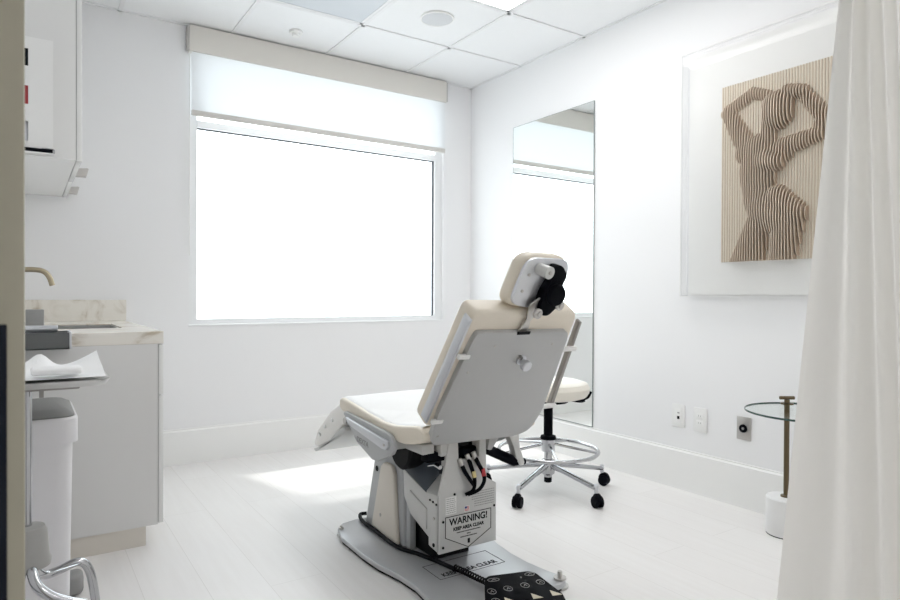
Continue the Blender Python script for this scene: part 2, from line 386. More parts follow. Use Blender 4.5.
SH = [  # capsules of the figure in the panel plane: (y1,z1,r1, y2,z2,r2, depth)
    (1.655, 1.940, .026, 1.725, 1.968, .028, .026), (1.725, 1.966, .028, 1.850, 1.905, .034, .022),
    (1.850, 1.900, .036, 1.765, 1.745, .052, .026),
    (1.560, 1.935, .030, 1.490, 1.915, .032, .040), (1.490, 1.912, .032, 1.402, 1.790, .036, .028),
    (1.404, 1.785, .034, 1.420, 1.715, .034, .026), (1.420, 1.715, .034, 1.580, 1.685, .046, .034),
    (1.600, 1.875, .075, 1.600, 1.845, .078, .058), (1.635, 1.82, .045, 1.645, 1.72, .040, .034),
    (1.755, 1.690, .055, 1.570, 1.665, .050, .036), (1.690, 1.680, .09, 1.690, 1.56, .088, .044), (1.605, 1.625, .046, 1.660, 1.640, .060, .058),
    (1.715, 1.60, .075, 1.690, 1.46, .070, .040), (1.690, 1.47, .078, 1.650, 1.38, .080, .044),
    (1.600, 1.46, .060, 1.520, 1.38, .062, .056), (1.660, 1.42, .085, 1.560, 1.36, .085, .056),
    (1.545, 1.36, .078, 1.575, 1.17, .062, .054), (1.700, 1.345, .058, 1.745, 1.16, .095, .042)]
def relief(y, z):
    h = 0
    for (a, b, r1, c, dd, r2, D) in SH:
        vy, vz = c - a, dd - b; L = vy * vy + vz * vz
        k = max(0, min(1, ((y - a) * vy + (z - b) * vz) / L)) if L else 0
        r = r1 + (r2 - r1) * k; q = math.hypot(y - a - vy * k, z - b - vz * k) / r
        if q < 1: h = max(h, .92 * D * (math.sqrt(1 - q * q) * .82 + .18))
    return h
NS = 45
bm = bmesh.new(); NZ = 150
for i in range(NS):
    yc = PY0 + (PY1 - PY0) * (i + .5) / NS; hw = .0021
    prev = None
    for j in range(NZ + 1):
        z = PZ0 + (PZ1 - PZ0) * j / NZ; x = PX - .006 - .003 - relief(yc, z)
        q = [bm.verts.new((PX - .006, yc - hw, z)), bm.verts.new((x, yc - hw, z)), bm.verts.new((x, yc + hw, z)), bm.verts.new((PX - .006, yc + hw, z))]
        if prev:
            for k in range(3): bm.faces.new((prev[k], prev[k + 1], q[k + 1], q[k])).material_index = int(k == 1)
        else: bm.faces.new(q)
        prev = q
    bm.faces.new(prev[::-1])
bmesh.ops.recalc_face_normals(bm, faces=bm.faces)
mb = MB(); mb.bm.free(); mb.bm = bm; sl = mb.build('slat_relief', M['slat'], t, False); sl.data.materials.append(M['slatedge'])

# ------------------------------------------------------------------ wall plates
def plate(name, y0, y1, z0, z1, label, m, cat, group=None):
    t = thing(name, (XR, (y0 + y1) / 2, z0), label, cat, group)
    MB().box((XR - .007, y0, z0), (XR, y1, z1), .003).build('cover_plate', m, t); return t
t = plate('wall_outlet', 2.098, 2.178, .322, .443, 'white data plate with a black port, left of the two white plates', M['white'], 'outlet')
MB().box((XR - .009, 2.117, .343), (XR - .006, 2.159, .422), .001).build('insert', M['trim'], t)
MB().box((XR - .0105, 2.127, .366), (XR - .0085, 2.141, .382)).build('port', M['ink'], t); MB().box((XR - .0105, 2.127, .396), (XR - .0085, 2.139, .402)).build('port', M['greyink'], t)
t = plate('wall_outlet', 1.968, 2.045, .320, .443, 'white power outlet, middle one of three plates low on the right wall', M['white'], 'outlet')
for z in (.352, .388): 
    f = MB().box((XR - .009, 1.988, z), (XR - .006, 2.026, z + .026), .002).build('socket', M['trim'], t)
    for dy in (0, .012): MB().box((XR - .0095, 2.000 + dy, z + .010), (XR - .0085, 2.0016 + dy, z + .019)).build('slot', M['greyink'], f)
t = plate('wall_jack', 1.732, 1.805, .325, .436, 'brushed steel wall plate with a round black jack near the glass side table', M['nickel'], 'outlet')
Xj = Matrix.Rotation(-PI / 2, 4, 'Y')
MB().lathe([(.017, 0), (.020, .004), (.019, .009), (.012, .009), (.010, .003)], (XR - .007, 1.768, .381), 28, Xj).build('jack', M['black'], t)
MB().lathe([(.006, 0), (.006, .008), (0, .009)], (XR - .008, 1.768, .381), 16, Xj).build('pin', M['greyink'], t)

# ------------------------------------------------------------------ base cabinet, counter, sink
CY, CX, CZ = 2.80, .447, .812
t = thing('base_cabinet', (.15, 3.4, 0), 'low white cabinet along the left wall with its plain end panel facing the doorway', 'cabinet')
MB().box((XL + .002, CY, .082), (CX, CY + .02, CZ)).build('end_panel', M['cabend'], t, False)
MB().box((XL + .002, CY + .02, .10), (CX - .002, YB - .003, .13)).box((XL + .002, YB - .022, .10), (CX - .002, YB - .003, CZ)).box((XL + .002, CY + .02, .10), (XL + .014, YB - .003, CZ)).build('carcass', M['cab'], t, False)
MB().box((XL + .002, CY + .015, 0), (.405, YB - .014, .10)).build('toe_kick', M['kick'], t, False)
for k in range(2):
    y0 = CY + .004 + k * .615; y1 = y0 + .605
    MB().box((CX + .003, y0, .085), (CX + .021, y1, .60), .002).build('door', M['cab'], t)
    MB().box((CX + .003, y0, .606), (CX + .021, y1, CZ - .004), .002).build('drawer', M['cab'], t)
t = thing('countertop', (.15, 3.4, CZ), 'cream veined marble worktop on the low cabinet', 'countertop')
sx0, sx1, sy0, sy1 = -.05, .36, 3.16, 3.62
MB().box((XL, CY - .002, CZ), (.468, sy0, .862), .002).box((XL, sy1, CZ), (.468, YB - .001, .862), .002)\
    .box((XL, sy0, CZ), (sx0, sy1, .862)).box((sx1, sy0, CZ), (.468, sy1, .862)).build('slab', M['marble'], t, False)
MB().box((XL, YB - .021, .862), (.477, YB - .001, .978), .001).build('backsplash', M['marble'], t, False)
t = thing('sink', (.155, 3.39, .70), 'steel sink bowl let into the marble worktop below the brass tap', 'sink')
MB().box((sx0, sy0, .68), (sx1, sy1, .686)).box((sx0, sy0, .68), (sx0 + .004, sy1, .856)).box((sx1 - .004, sy0, .68), (sx1, sy1, .856))\
    .box((sx0, sy0, .68), (sx1, sy0 + .004, .856)).box((sx0, sy1 - .004, .68), (sx1, sy1, .856)).build('bowl', M['steel'], t, False)
MB().lathe([(.03, .686), (.028, .689), (.0, .688)], (.155, 3.39, 0), 24).build('drain', M['chrome'], t)
t = thing('wall_faucet', (XL, 3.4, 1.118), 'brushed brass wall spout bent down over the sink', 'tap')
MB().tube([(XL, 3.4, 1.118), (-.02, 3.4, 1.118), (.04, 3.4, 1.118), (.072, 3.4, 1.110), (.092, 3.4, 1.086), (.104, 3.4, 1.048)], .0115, 16, 8).build('spout', M['brass'], t)
MB().cyl((XL, 3.4, 1.118), (XL + .012, 3.4, 1.118), .03).build('wall_flange', M['brass'], t)
t = tag(MB().box((.002, 2.93, .862), (.062, 2.99, .950), .003).build('dispenser_box', M['greybox']), 'small square grey box standing on the marble worktop', 'box')

# holder on the counter end
t = thing('instrument_holder', (.02, 2.71, .815), 'dark grey open-topped holder fixed to the near end of the marble worktop', 'holder')
hx0, hx1, hy0, hy1, hz0, hz1 = -.10, .137, 2.665, 2.7978, .814, .873
MB().box((hx0, hy0, hz0), (hx1, hy1, hz0 + .004)).box((hx0, hy0, hz0), (hx1, hy0 + .004, hz1)).box((hx0, hy1 - .004, hz0), (hx1, hy1, hz1))\
    .box((hx0, hy0, hz0), (hx0 + .004, hy1, hz1)).build('tray', M['charcoal'], t, False)
MB().box((hx1 - .004, hy0 - .001, hz0), (hx1 + .003, hy1, hz1 + .002), .001).build('end_plate', M['railmetal'], t)
t = thing('spray_bottle', (.06, 2.735, .86), 'silver tube lying across the dark grey holder', 'bottle')
MB().cyl((.0, 2.735, .884), (.10, 2.735, .884), .0135).build('body', M['railmetal'], t)
MB().cyl((-.012, 2.735, .884), (.0, 2.735, .884), .011).build('collar', M['black'], t)
MB().cyl((-.06, 2.735, .886), (-.012, 2.735, .886), .017).build('cap', M['white'], t)
t['label'] = 'silver tube with a white cap lying across the dark grey holder'

# ------------------------------------------------------------------ upper cabinet
UY, UX, UZ = 2.90, .167, 1.535
t = thing('wall_cabinet', (0, 3.4, UZ), 'white upper cabinet high on the left wall above the sink', 'cabinet')
MB().box((XL, UY, UZ), (UX, YB - .001, 2.58)).build('carcass', M['cab'], t, False)
for k, (a, b) in enumerate(((UY, 3.468), (3.472, YB - .002))):
    dr = MB().box((UX + .002, a, UZ - .004), (UX + .021, b, 2.575), .0015).build('door', M['cab'], t)
    y = (3.38, 3.985)[k]
    MB().poly([(UX + .008, 1.546), (UX + .068, 1.546), (UX + .078, 1.584), (UX + .070, 1.586), (UX + .008, 1.578)], y - .02, y + .02, 'y', .0015).build('handle', M['nickel'], dr)
t = thing('glove_dispenser', (0, 2.86, 1.53), 'white three-slot glove dispenser on the end of the upper cabinet', 'dispenser')
gx0, gx1, gy = -.115, .089, 2.82
S3 = [(1.573, 1.645), (1.708, 1.776), (1.848, 1.912)]
mb = MB().box((gx1 - .003, gy, 1.548), (gx1, UY, 1.955)).box((gx0, gy, 1.548), (gx0 + .003, UY, 1.955)).box((gx0, gy, 1.548), (gx1, UY, 1.551)).box((gx0, gy, 1.952), (gx1, UY, 1.955))
mb.box((.011, gy, 1.548), (gx1, gy + .003, 1.955)).box((gx0, gy, 1.548), (-.085, gy + .003, 1.955))
zs = [1.548] + [v for p in S3 for v in p] + [1.955]
for k in range(0, len(zs), 2): mb.box((-.085, gy, zs[k]), (.011, gy + .003, zs[k + 1]))
mb.build('case', M['white'], t, False)
for (a, b), m, nm, lab in ((S3[2], M['navy'], 'glove_box', 'navy glove box'), (S3[1], M['red'], 'glove_box', 'red glove box'), (S3[0], M['railmetal'], 'glove_box', 'silver grey glove box')):
    tag(MB().box((-.10, gy + .012, a - .02), (.04, UY - .006, b + .02), .003).build(nm, m), lab + ' behind a slot of the white dispenser', 'glove box', )
t = thing('pen_light', (.02, 2.81, 1.522), 'thin black pen torch lying along the bottom lip of the glove dispenser', 'torch')
MB().cyl((-.08, 2.808, 1.540), (.091, 2.808, 1.540), .0075).build('barrel', M['black'], t)
MB().box((.052, 2.804, 1.5475), (.090, 2.812, 1.5505), .001).cyl((.086, 2.808, 1.540), (.094, 2.808, 1.540), .0078).build('clip', M['chrome'], t)
MB().box((-.115, 2.799, 1.5285), (.089, 2.8195, 1.5325)).box((-.115, 2.8165, 1.5285), (.089, 2.8195, 1.556)).build('ledge', M['white'], bpy.data.objects['glove_dispenser'], False)

# ------------------------------------------------------------------ waste bin
t = thing('waste_bin', (.02, 2.36, 0), 'tall white waste bin with a grey lid in front of the cabinet end', 'bin')
def rrect(x0, x1, y0, y1, r, n=8):
    out = []
    for cx, cy, a in ((x1 - r, y1 - r, 0), (x0 + r, y1 - r, 90), (x0 + r, y0 + r, 180), (x1 - r, y0 + r, 270)):
        for k in range(n + 1): th = R(a + 90 * k / n); out.append((cx + r * math.cos(th), cy + r * math.sin(th)))
    return out
def loft(secs, cap=True):
    o = bmesh.new(); rg = [[o.verts.new((x, y, z)) for x, y in pl] for pl, z in secs]; n = len(rg[0])
    for a, b in zip(rg, rg[1:]):
        for k in range(n): o.faces.new((a[k], a[(k + 1) % n], b[(k + 1) % n], b[k]))
    o.faces.new(rg[0][::-1]); o.faces.new(rg[-1])
    bmesh.ops.recalc_face_normals(o, faces=o.faces); m = MB(); m.bm.free(); m.bm = o; return m
bx0, bx1, by0, by1 = -.09, .133, 2.18, 2.56
loft([(rrect(bx0 + .03, bx1 - .022, by0 + .03, by1 - .03, .04), 0.0), (rrect(bx0 + .012, bx1 - .013, by0 + .012, by1 - .012, .045), .575)]).build('body', M['bin'], t)
loft([(rrect(bx0, bx1, by0, by1, .05), .572), (rrect(bx0, bx1, by0, by1, .05), .642), (rrect(bx0 + .004, bx1 - .004, by0 + .004, by1 - .004, .047), .648)]).build('rim', M['bin'], t)
loft([(rrect(bx0 + .008, bx1 - .008, by0 + .008, by1 - .008, .044), .642), (rrect(bx0 + .008, bx1 - .008, by0 + .008, by1 - .008, .044), .652), (rrect(bx0 + .03, bx1 - .03, by0 + .05, by1 - .06, .04), .668)]).build('swing_lid', M['binlid'], t)
MB().box((.07, 2.46, .0), (.165, 2.53, .075), .02, 4).build('foot_block', M['greybox'], t)

# ------------------------------------------------------------------ instrument stand
t = thing('instrument_stand', (0, 1.95, 0), 'chrome instrument stand with a flat steel tray at the left edge of the picture', 'stand')
ty0, ty1, tx1 = 1.865, 2.26, .185
tray = [(p[0], p[1]) for p in rrect(-.115, tx1, ty0, ty1, .05)]
loft([([(x * .96 + .002, (y - 2.06) * .95 + 2.06) for x, y in tray], .776), (tray, .786), ([(x + (.004 if x > .03 else -.002), y) for x, y in tray], .792)]).build('tray', M['steel'], t)
MB().box((-.115, 1.93, .764), (.12, 1.97, .777), .003).box((.03, 1.925, .748), (.04, 1.935, .77)).build('tray_arm', M['taupe'], t)
MB().cyl((.003, 1.95, .42), (.003, 1.95, .775), .0125).build('pole', M['chrome'], t)
MB().box((-.020, 1.93, .42), (-.009, 1.955, .77)).build('side_bar', M['brass'], t)
MB().lathe([(.053, .318), (.055, .330), (.050, .345), (.046, .405), (.040, .418), (.013, .421)], (.003, 1.95, 0), 36).build('sleeve', M['sleeve'], t)
MB().tube([(.008, 1.94, .33), (.014, 1.90, .32), (.025, 1.87, .292), (.055, 1.86, .262), (.095, 1.86, .238), (.135, 1.86, .215), (.175, 1.85, .15), (.20, 1.84, .07), (.20, 1.83, .03)], .0125, 14, 6).build('leg', M['chrome'], t)
MB().tube([(.012, 1.97, .33), (.022, 1.995, .29), (.045, 2.02, .260), (.080, 2.03, .262), (.122, 2.035, .272), (.148, 2.04, .245), (.164, 2.045, .16), (.175, 2.05, .03)], .0115, 14, 6).build('leg', M['chrome'], t)
MB().tube([(-.005, 1.93, .33), (-.02, 1.85, .27), (-.03, 1.70, .2), (-.04, 1.6, .03)], .0125, 14, 6).build('leg', M['chrome'], t)
MB().tube([(.02, 1.93, .29), (.07, 1.96, .285), (.14, 2.04, .265)], .0025, 8, 4).build('brace_wire', M['chrome'], t)
for x, y in ((.20, 1.83), (.175, 2.05), (-.04, 1.6)): MB().cyl((x - .012, y, .024), (x + .012, y, .024), .0235).build('caster', M['greybox'], t)
# napkin and pad
bm = bmesh.new(); n = 26; G = {}
for i in range(n + 1):
    for j in range(n + 1):
        u, v = i / n, j / n
        x = -.09 + .265 * u + .008 * v; y = 1.885 + .345 * v
        z = .7985 + .004 * math.sin(7 * u + 3 * v) * math.sin(5 * v)
        z += .052 * max(0, u - .55) ** 1.6 * max(0, v - .15) * 3.2 + .05 * max(0, v - .7) * math.exp(-((u - .45) / .12) ** 2) * 2.4
        z -= .012 * max(0, .25 - v) * 4 * (.3 if u < .3 else 0)
        G[i, j] = bm.verts.new((x + .01 * max(0, u - .8) * (1 - v), y, max(z, .7945)))
for i in range(n):
    for j in range(n): bm.faces.new((G[i, j], G[i + 1, j], G[i + 1, j + 1], G[i, j + 1]))
r_ = bmesh.ops.solidify(bm, geom=bm.faces[:], thickness=.0012)
mb = MB(); mb.bm.free(); mb.bm = bm
tag(mb.build('paper_napkin', M['paper'], angle=80), 'white paper napkin with lifted corners spread over the steel tray', 'napkin')
tag(MB().box((.012, 1.90, .8060), (.125, 1.99, .822), .006, 3).build('gauze_pad', M['paper']), 'folded white gauze pad lying on the paper napkin', 'pad')

# ------------------------------------------------------------------ procedure chair
AX = 1.335
chair = thing('procedure_chair', (AX, 2.05, 0), 'reclined cream and grey powered procedure chair in the middle of the room', 'chair')
left_edge = [(1.075, 1.56), (1.072, 1.66), (1.088, 1.76), (1.100, 1.86), (1.094, 1.96), (1.072, 2.08), (1.066, 2.20), (1.070, 2.40), (1.088, 2.46), (1.098, 2.50), (1.135, 2.54), (1.20, 2.555)]
outline = left_edge + [(1.46, 2.555), (1.52, 2.54), (1.565, 2.50), (1.592, 2.40), (1.596, 2.20), (1.585, 2.08), (1.560, 2.0), (1.546, 1.90), (1.545, 1.80), (1.556, 1.71), (1.568, 1.665), (1.570, 1.635), (1.556, 1.61), (1.53, 1.60), (1.48, 1.60), (1.40, 1.56)]
bp_ = MB().poly(outline, .010, .030, 'z', .004).build('base_plate', M['platemetal'], chair)
MB().poly([(AX + (x - AX) * .985, 2.05 + (y - 2.05) * .99) for x, y in outline], .002, .011, 'z').build('rubber_edge', M['rubber'], bp_)
for x, y in ((1.107, 2.485), (2 * AX - 1.12, 2.485), (1.105, 1.60), (1.548, 1.632)):
    far = y > 2
    f = MB().lathe([(.028, 0), (.030, .004), (.030, .009), (.012, .011)] if not far else [(.018, 0), (.018, .011)], (x, y, 0), 24).build('leveling_foot', M['palegrey'], bp_)
    MB().lathe([(.022, .030), (.022, .036), (.009, .038), (.008, .056), (0, .057)] if not far else [(.011, .030), (.010, .036), (.006, .037), (.006, .043), (0, .044)], (x, y, 0), 20).build('foot_knob', M['nickel'], bp_)
Xt = frame((1.335, 1.905, .0303), Vector((1, -.01, 0)).normalized(), Vector((.01, 1, 0)).normalized(), Vector((0, 0, 1)))
text('KEEP AREA CLEAR', .036, Xt @ Matrix.Translation((0, -.033, 0)), M['ink'], bp_, sx=.80, bold=.0006)
MB(Xt).line([(-.14, -.058), (.14, -.058), (.14, .065), (-.14, .065)], .0022, .0004).build('printed_border', M['ink'], bp_, False)

# column with beige cover
colp = [(2.50, .030), (2.155, .030), (2.170, .350), (2.20, .372), (2.38, .372), (2.41, .345)]
cm = MB().poly(colp, 1.225, 1.445, 'x', .010, 3).build('lift_column', M['coolgrey'], chair)
MB().poly([(2.405, .050), (2.185, .036), (2.213, .310), (2.235, .338), (2.295, .338), (2.322, .318)], 1.205, 1.2258, 'x', .008, 3).build('side_cover', M['beigecover'], cm)
MB().cyl((1.2235, 2.388, .288), (1.226, 2.388, .288), .012).build('bolt_hole', M['ink'], cm)
MB().cyl((1.2025, 2.318, .118), (1.206, 2.318, .118), .007).build('cover_screw', M['nickel'], cm)
MB().box((1.27, 2.0, .031), (1.42, 2.16, .30)).build('column_core', M['rubber'], cm, False)
MB().box((1.234, 2.128, .030), (1.262, 2.158, .362), .004).build('column_rail', M['coolgrey'], cm)

# lift housing (box with the warning plate)
BX0, BX1, BY = 1.205, 1.457, 1.877
hs = MB().poly([(BX0, .104), (BX1, .104), (BX1, .318), (1.412, .345), (1.408, .50), (1.380, .50), (1.378, .425), (1.288, .425), (1.284, .50), (1.245, .50), (1.228, .40), (BX0, .315)], BY, BY + .012, 'y', .002).build('lift_housing', M['palegrey'], chair)
MB().poly([(BY + .003, .106), (BY + .070, .116), (BY + .070, .145), (2.075, .190), (2.125, .245), (2.134, .350), (1.967, .300), (BY + .003, .310)], BX0, BX1 - .004, 'x', .003).build('housing_body', M['palegrey'], hs)
MB().hull([(1.207, 2.134, .352), (1.207, 1.967, .300), (1.264, 1.967, .360), (1.264, 2.04, .425), (1.232, 2.13, .42), (1.36, 2.04, .43), (1.36, 1.967, .37), (1.36, 2.13, .42), (1.21, 2.12, .27), (1.36, 2.12, .27), (1.21, 1.97, .27), (1.36, 1.97, .27)], .003).build('housing_top', M['slate'], hs)
MB().poly([(BX0 + .002, .25), (BX0 + .002, .307), (BX0 + .060, .360), (BX0 + .060, .25)], BY + .003, 1.965, 'y', .002).build('corner_cover', M['greypaint'], hs)
MB().poly([(1.955, .17), (2.065, .205), (2.095, .255), (2.075, .282), (1.955, .245)], BX0 - .006, BX0 + .002, 'x', .004, 3).build('side_hatch', M['palegrey'], hs)
Xw = frame((0, BY, 0), Vector((1, 0, 0)), Vector((0, 0, 1)), Vector((0, -1, 0)))
wl = MB(Xw).poly([(1.234, .227), (1.430, .227), (1.430, .158), (1.330, .109), (1.234, .158)], .0002, .0007, 'z').build('warning_sign', M['sticker'], hs, False)
wl.data.materials[0] = M['palegrey']
MB(Xw).line([(1.232, .229), (1.432, .229), (1.432, .157), (1.331, .107), (1.232, .157)], .0022, .0012).build('printed_border', M['ink'], wl, False)
text('WARNING!', .034, Xw @ Matrix.Translation((1.332, .208, .0010)), M['ink'], wl, bold=.0008, sx=.96)
text('KEEP AREA CLEAR', .0165, Xw @ Matrix.Translation((1.332, .181, .0010)), M['ink'], wl, bold=.0007, sx=1.0)
mb = MB(Xw)
for z, w2 in ((.167, .052), (.157, .008), (.148, .036)):
    x = 1.332 - w2
    while x < 1.332 + w2:
        q = random.uniform(.003, .006); mb.box((x, z - .0018, .0008), (min(x + q, 1.332 + w2), z + .0018, .0013)); x += q + .0015
mb.box((1.3275, .121, .0008), (1.3375, .138, .0014))
mb.build('fine_print', M['ink'], wl, False)
rp = MB(Xw).box((1.232, .238, .0002), (1.278, .300, .0009)).build('rating_plate', M['sticker'], hs, False)
mb = MB(Xw)
for k in range(8):
    z = .293 - k * .007; x = 1.236
    while x < 1.272:
        q = random.uniform(.003, .008); mb.box((x, z - .001, .0009), (min(x + q, 1.274), z + .001, .0012)); x += q + .002
mb.build('fine_print', M['greyink'], rp, False)
mb = MB(Xw)
for k in range(7):
    z = .300 - k * .0085; x = 1.345 + (.0 if k < 4 else .012)
    while x < 1.445:
        q = random.uniform(.004, .010); mb.box((x, z - .0013, .0002), (min(x + q, 1.447), z + .0013, .0007)); x += q + .002
mb.build('fine_print', M['greyink'], hs, False)
fl = MB(Xw).box((1.312, .236, .0002), (1.336, .256, .0008)).build('flag_sticker', M['sticker'], hs, False)
mb = MB(Xw)
for k in range(4): mb.box((1.314, .2385 + k * .0045, .0008), (1.334, .2405 + k * .0045, .0012))
mb.build('red_stripes', M['red'], fl, False); MB(Xw).box((1.314, .247, .0012), (1.324, .2545, .0015)).build('blue_canton', M['blue'], fl, False)
for x, z in ((1.222, .216), (1.447, .236), (1.270, .306), (1.222, .125)): MB().cyl((x, BY - .003, z), (x, BY + .002, z), .0045, seg=14).build('screw', M['ink'], hs)
for y, z, r_ in ((1.935, .282, .004), (1.915, .280, .004), (1.893, .276, .004), (1.910, .222, .006), (1.910, .128, .007)): MB().cyl((BX0 - .003, y, z), (BX0 + .001, y, z), r_, seg=14).build('screw', M['ink'] if r_ != .006 else M['nickel'], hs)

# frame under seat: uprights, motor drum, links
MB().box((1.245, BY + .012, .40), (1.285, BY + .05, .505), .003).build('upright', M['palegrey'], hs)
MB().box((1.380, BY + .012, .335), (1.408, BY + .05, .505), .003).build('upright', M['palegrey'], hs)
MB().box((1.285, BY + .02, .36), (1.395, BY + .06, .46), .01).build('valve_block', M['black'], chair)
MB().cyl((1.17, 2.10, .435), (1.45, 2.10, .435), .078, seg=32).build('drive_motor', M['rubber'], chair)
MB().box((1.10, 2.02, .455), (1.57, 2.36, .485), .004).box((1.15, 1.90, .455), (1.20, 2.10, .49), .004).box((1.215, 1.88, .445), (1.25, 1.98, .49), .004).build('seat_frame', M['palegrey'], chair)
MB().box((1.17, 1.90, .425), (1.245, 1.945, .458), .003).build('switch_box', M['black'], chair)
MB().cyl((1.205, 1.90, .415), (1.205, 1.87, .412), .008).cyl((1.205, 1.95, .40), (1.205, 1.90, .415), .004).build('hydraulic_fitting', M['chrome'], chair)
for pts, m2 in ((((1.292, 1.872, .418), (1.304, 1.862, .385), (1.322, 1.855, .355), (1.335, 1.852, .335)), M['black']),
                (((1.325, 1.872, .43), (1.330, 1.860, .40), (1.336, 1.852, .37), (1.339, 1.85, .345), (1.335, 1.855, .315), (1.310, 1.868, .300)), M['black']),
                (((1.352, 1.872, .435), (1.362, 1.860, .405), (1.375, 1.850, .375), (1.378, 1.846, .345), (1.360, 1.852, .315), (1.322, 1.868, .298)), M['black'])):
    c_ = MB().tube(pts, [.0085] + [.006], 10, 6).build('hydraulic_hose', m2, chair)
    p0 = Vector(pts[0]); MB().cyl(p0 + Vector((-.004, .004, .012)), p0 + Vector((.004, -.003, -.012)), .0095, seg=14).build('hose_fitting', M['nickel'], c_)
hoses = [o for o in bpy.data.objects if o.name.startswith('hydraulic_hose')]
MB().cyl((1.3345, 1.8535, .385), (1.3385, 1.851, .362), .0085, seg=12).build('yellow_sleeve', M['yellow'], hoses[1])
MB().cyl((1.3735, 1.851, .388), (1.379, 1.848, .362), .0085, seg=12).build('red_sleeve', M['red'], hoses[2])
# back actuator and pivot arms
MB().tube([(1.42, 1.98, .452), (1.60, 1.945, .362)], .020, 18).build('actuator', M['black'], chair)
arm = MB().poly([(1.552, .478), (1.605, .478), (1.612, .42), (1.636, .358), (1.630, .346), (1.616, .346), (1.592, .382), (1.580, .425)], 1.925, 1.962, 'y', .004).build('pivot_arm', M['palegrey'], chair)
MB().cyl((1.598, 1.945, .358), (1.650, 1.945, .356), .013).build('pivot_pin', M['black'], arm)
MB().poly([(1.455, .43), (1.475, .425), (1.53, .49), (1.47, .50)], 1.93, 1.955, 'y', .004).build('pivot_arm', M['greypaint'], chair)

# seat cushion
SX0, SX1 = 1.085, 1.560
seat_top = [(2.460, .580), (2.435, .590), (2.33, .578), (2.245, .566), (2.15, .556), (2.079, .550), (1.99, .552), (1.93, .560), (1.87, .570), (1.83, .574)]
seat_bot = [(1.775, .560), (1.775, .540), (1.80, .525), (1.86, .508), (1.92, .498), (1.965, .497), (2.035, .509), (2.2, .520), (2.435, .534), (2.46, .545)]
MB().poly(seat_top + seat_bot, SX0, SX1, 'x', .014, 4).build('seat_cushion', M['cream'], chair, angle=50)
for s in (-1, 1):
    x0, x1 = sorted((AX + s * .250, AX + s * .266))
    sp = MB().poly([(2.385, .535), (2.37, .545), (2.20, .535), (2.02, .524), (1.985, .518), (1.962, .500), (1.958, .475), (1.975, .452), (2.017, .433), (2.087, .405), (2.127, .403), (2.24, .437), (2.262, .445)], x0, x1, 'x', .004).build('side_panel', M['coolgrey'], chair)
    xr = AX + s * .266
    MB().poly([(2.335, .528), (2.318, .503), (2.03, .464), (2.0, .466), (1.985, .480), (1.99, .498)], min(xr, xr + s * .012), max(xr, xr + s * .012), 'x', .003).build('accessory_rail', M['railmetal'], sp)
    MB().cyl((xr + s * .010, 2.008, .482), (xr + s * .015, 2.008, .482), .005, seg=14).build('rail_screw', M['nickel'], sp)
    Xd = frame((xr + s * .0005, 2.205, .453), Vector((0, -1 if s < 0 else 1, 0)), Vector((0, 0, 1)), Vector((s, 0, 0)))
    text('DEXTA', .028, Xd @ Matrix.Rotation(R(-4) if s < 0 else R(4), 4, 'Z'), M['greyink'], sp, bold=.0006, sx=1.1)
# leg rest
lp = [(2.475, .565), (2.50, .567), (2.56, .545), (2.67, .492), (2.82, .384), (2.862, .318), (2.852, .300), (2.82, .303), (2.67, .360), (2.58, .425), (2.51, .475), (2.475, .505)]
lr = MB().poly(lp, 1.135, 1.535, 'x', .012, 3).build('leg_rest', M['legpad'], chair, angle=50)
for s, xx in ((-1, 1.134), (1, 1.536)):
    for y, z in ((2.64, .462), (2.72, .420), (2.785, .372)): MB().cyl((xx, y, z - .004), (xx + s * .007, y, z - .004), .009, seg=16).build('stud', M['white'], lr)
MB().poly([(2.485, .458), (2.57, .418), (2.665, .350), (2.825, .296), (2.80, .288), (2.53, .402), (2.47, .440)], 1.118, 1.550, 'x', .003).build('leg_rest_plate', M['palegrey'], chair)
MB().box((1.128, 2.440, .470), (1.54, 2.485, .520), .004).build('knee_hinge', M['black'], chair)
MB().cyl((1.126, 2.50, .478), (1.54, 2.50, .478), .016).build('hinge_tube', M['nickel'], chair)

# backrest, in its own frame: x across, s up along the back, n out towards the head end
TL = R(34)
BKX = frame((1.283, 1.541, .9013), Vector((1, 0, 0)), Vector((0, -math.sin(TL), math.cos(TL))), Vector((0, -math.cos(TL), -math.sin(TL)))) @ Matrix.Scale(.965, 4)
def rpoly(pts, r=.02, n=5):
    out = []
    for i, p in enumerate(pts):
        p = Vector(p); a = Vector(pts[i - 1]); b = Vector(pts[(i + 1) % len(pts)])
        rr = r[i] if isinstance(r, (list, tuple)) else r
        da = (a - p).normalized() * min(rr, (a - p).length * .45); db = (b - p).normalized() * min(rr, (b - p).length * .45)
        for k in range(n + 1):
            t_ = k / n; out.append(tuple((p + da) * (1 - t_) ** 2 + p * 2 * t_ * (1 - t_) + (p + db) * t_ ** 2))
    return out
MB(BKX).poly(rpoly([(-.207, .074), (.240, .068), (.268, -.16), (.286, -.40), (-.222, -.405), (-.213, -.15)], [.03, .04, .02, .04, .04, .02]), -.085, -.008, 'z', .016, 4).build('back_cushion', M['cream'], chair, angle=55)
bpn = MB(BKX).poly(rpoly([(-.174, .006), (.208, -.001), (.222, -.03), (.279, -.375), (.262, -.468), (.205, -.490), (-.165, -.476), (-.186, -.445), (-.197, -.316), (-.182, -.03)], [.012, .012, .01, .04, .03, .04, .02, .01, .01, .01]), -.012, .012, 'z', .003).build('back_panel', M['greypaint'], chair)
for x, s in ((-.086, -.047), (.160, -.050), (-.163, -.431), (-.15, -.15)):
    MB(BKX).lathe([(.004, 0), (.004, .002), (0, .003)], (x, s, .012), 12).build('screw', M['nickel'], bpn)
MB(BKX).lathe([(.019, 0), (.019, .004), (.012, .008), (.012, .022), (.019, .024), (.020, .036), (.016, .041), (0, .042)], (.053, -.112, .012), 28).build('lock_knob', M['railmetal'], bpn)
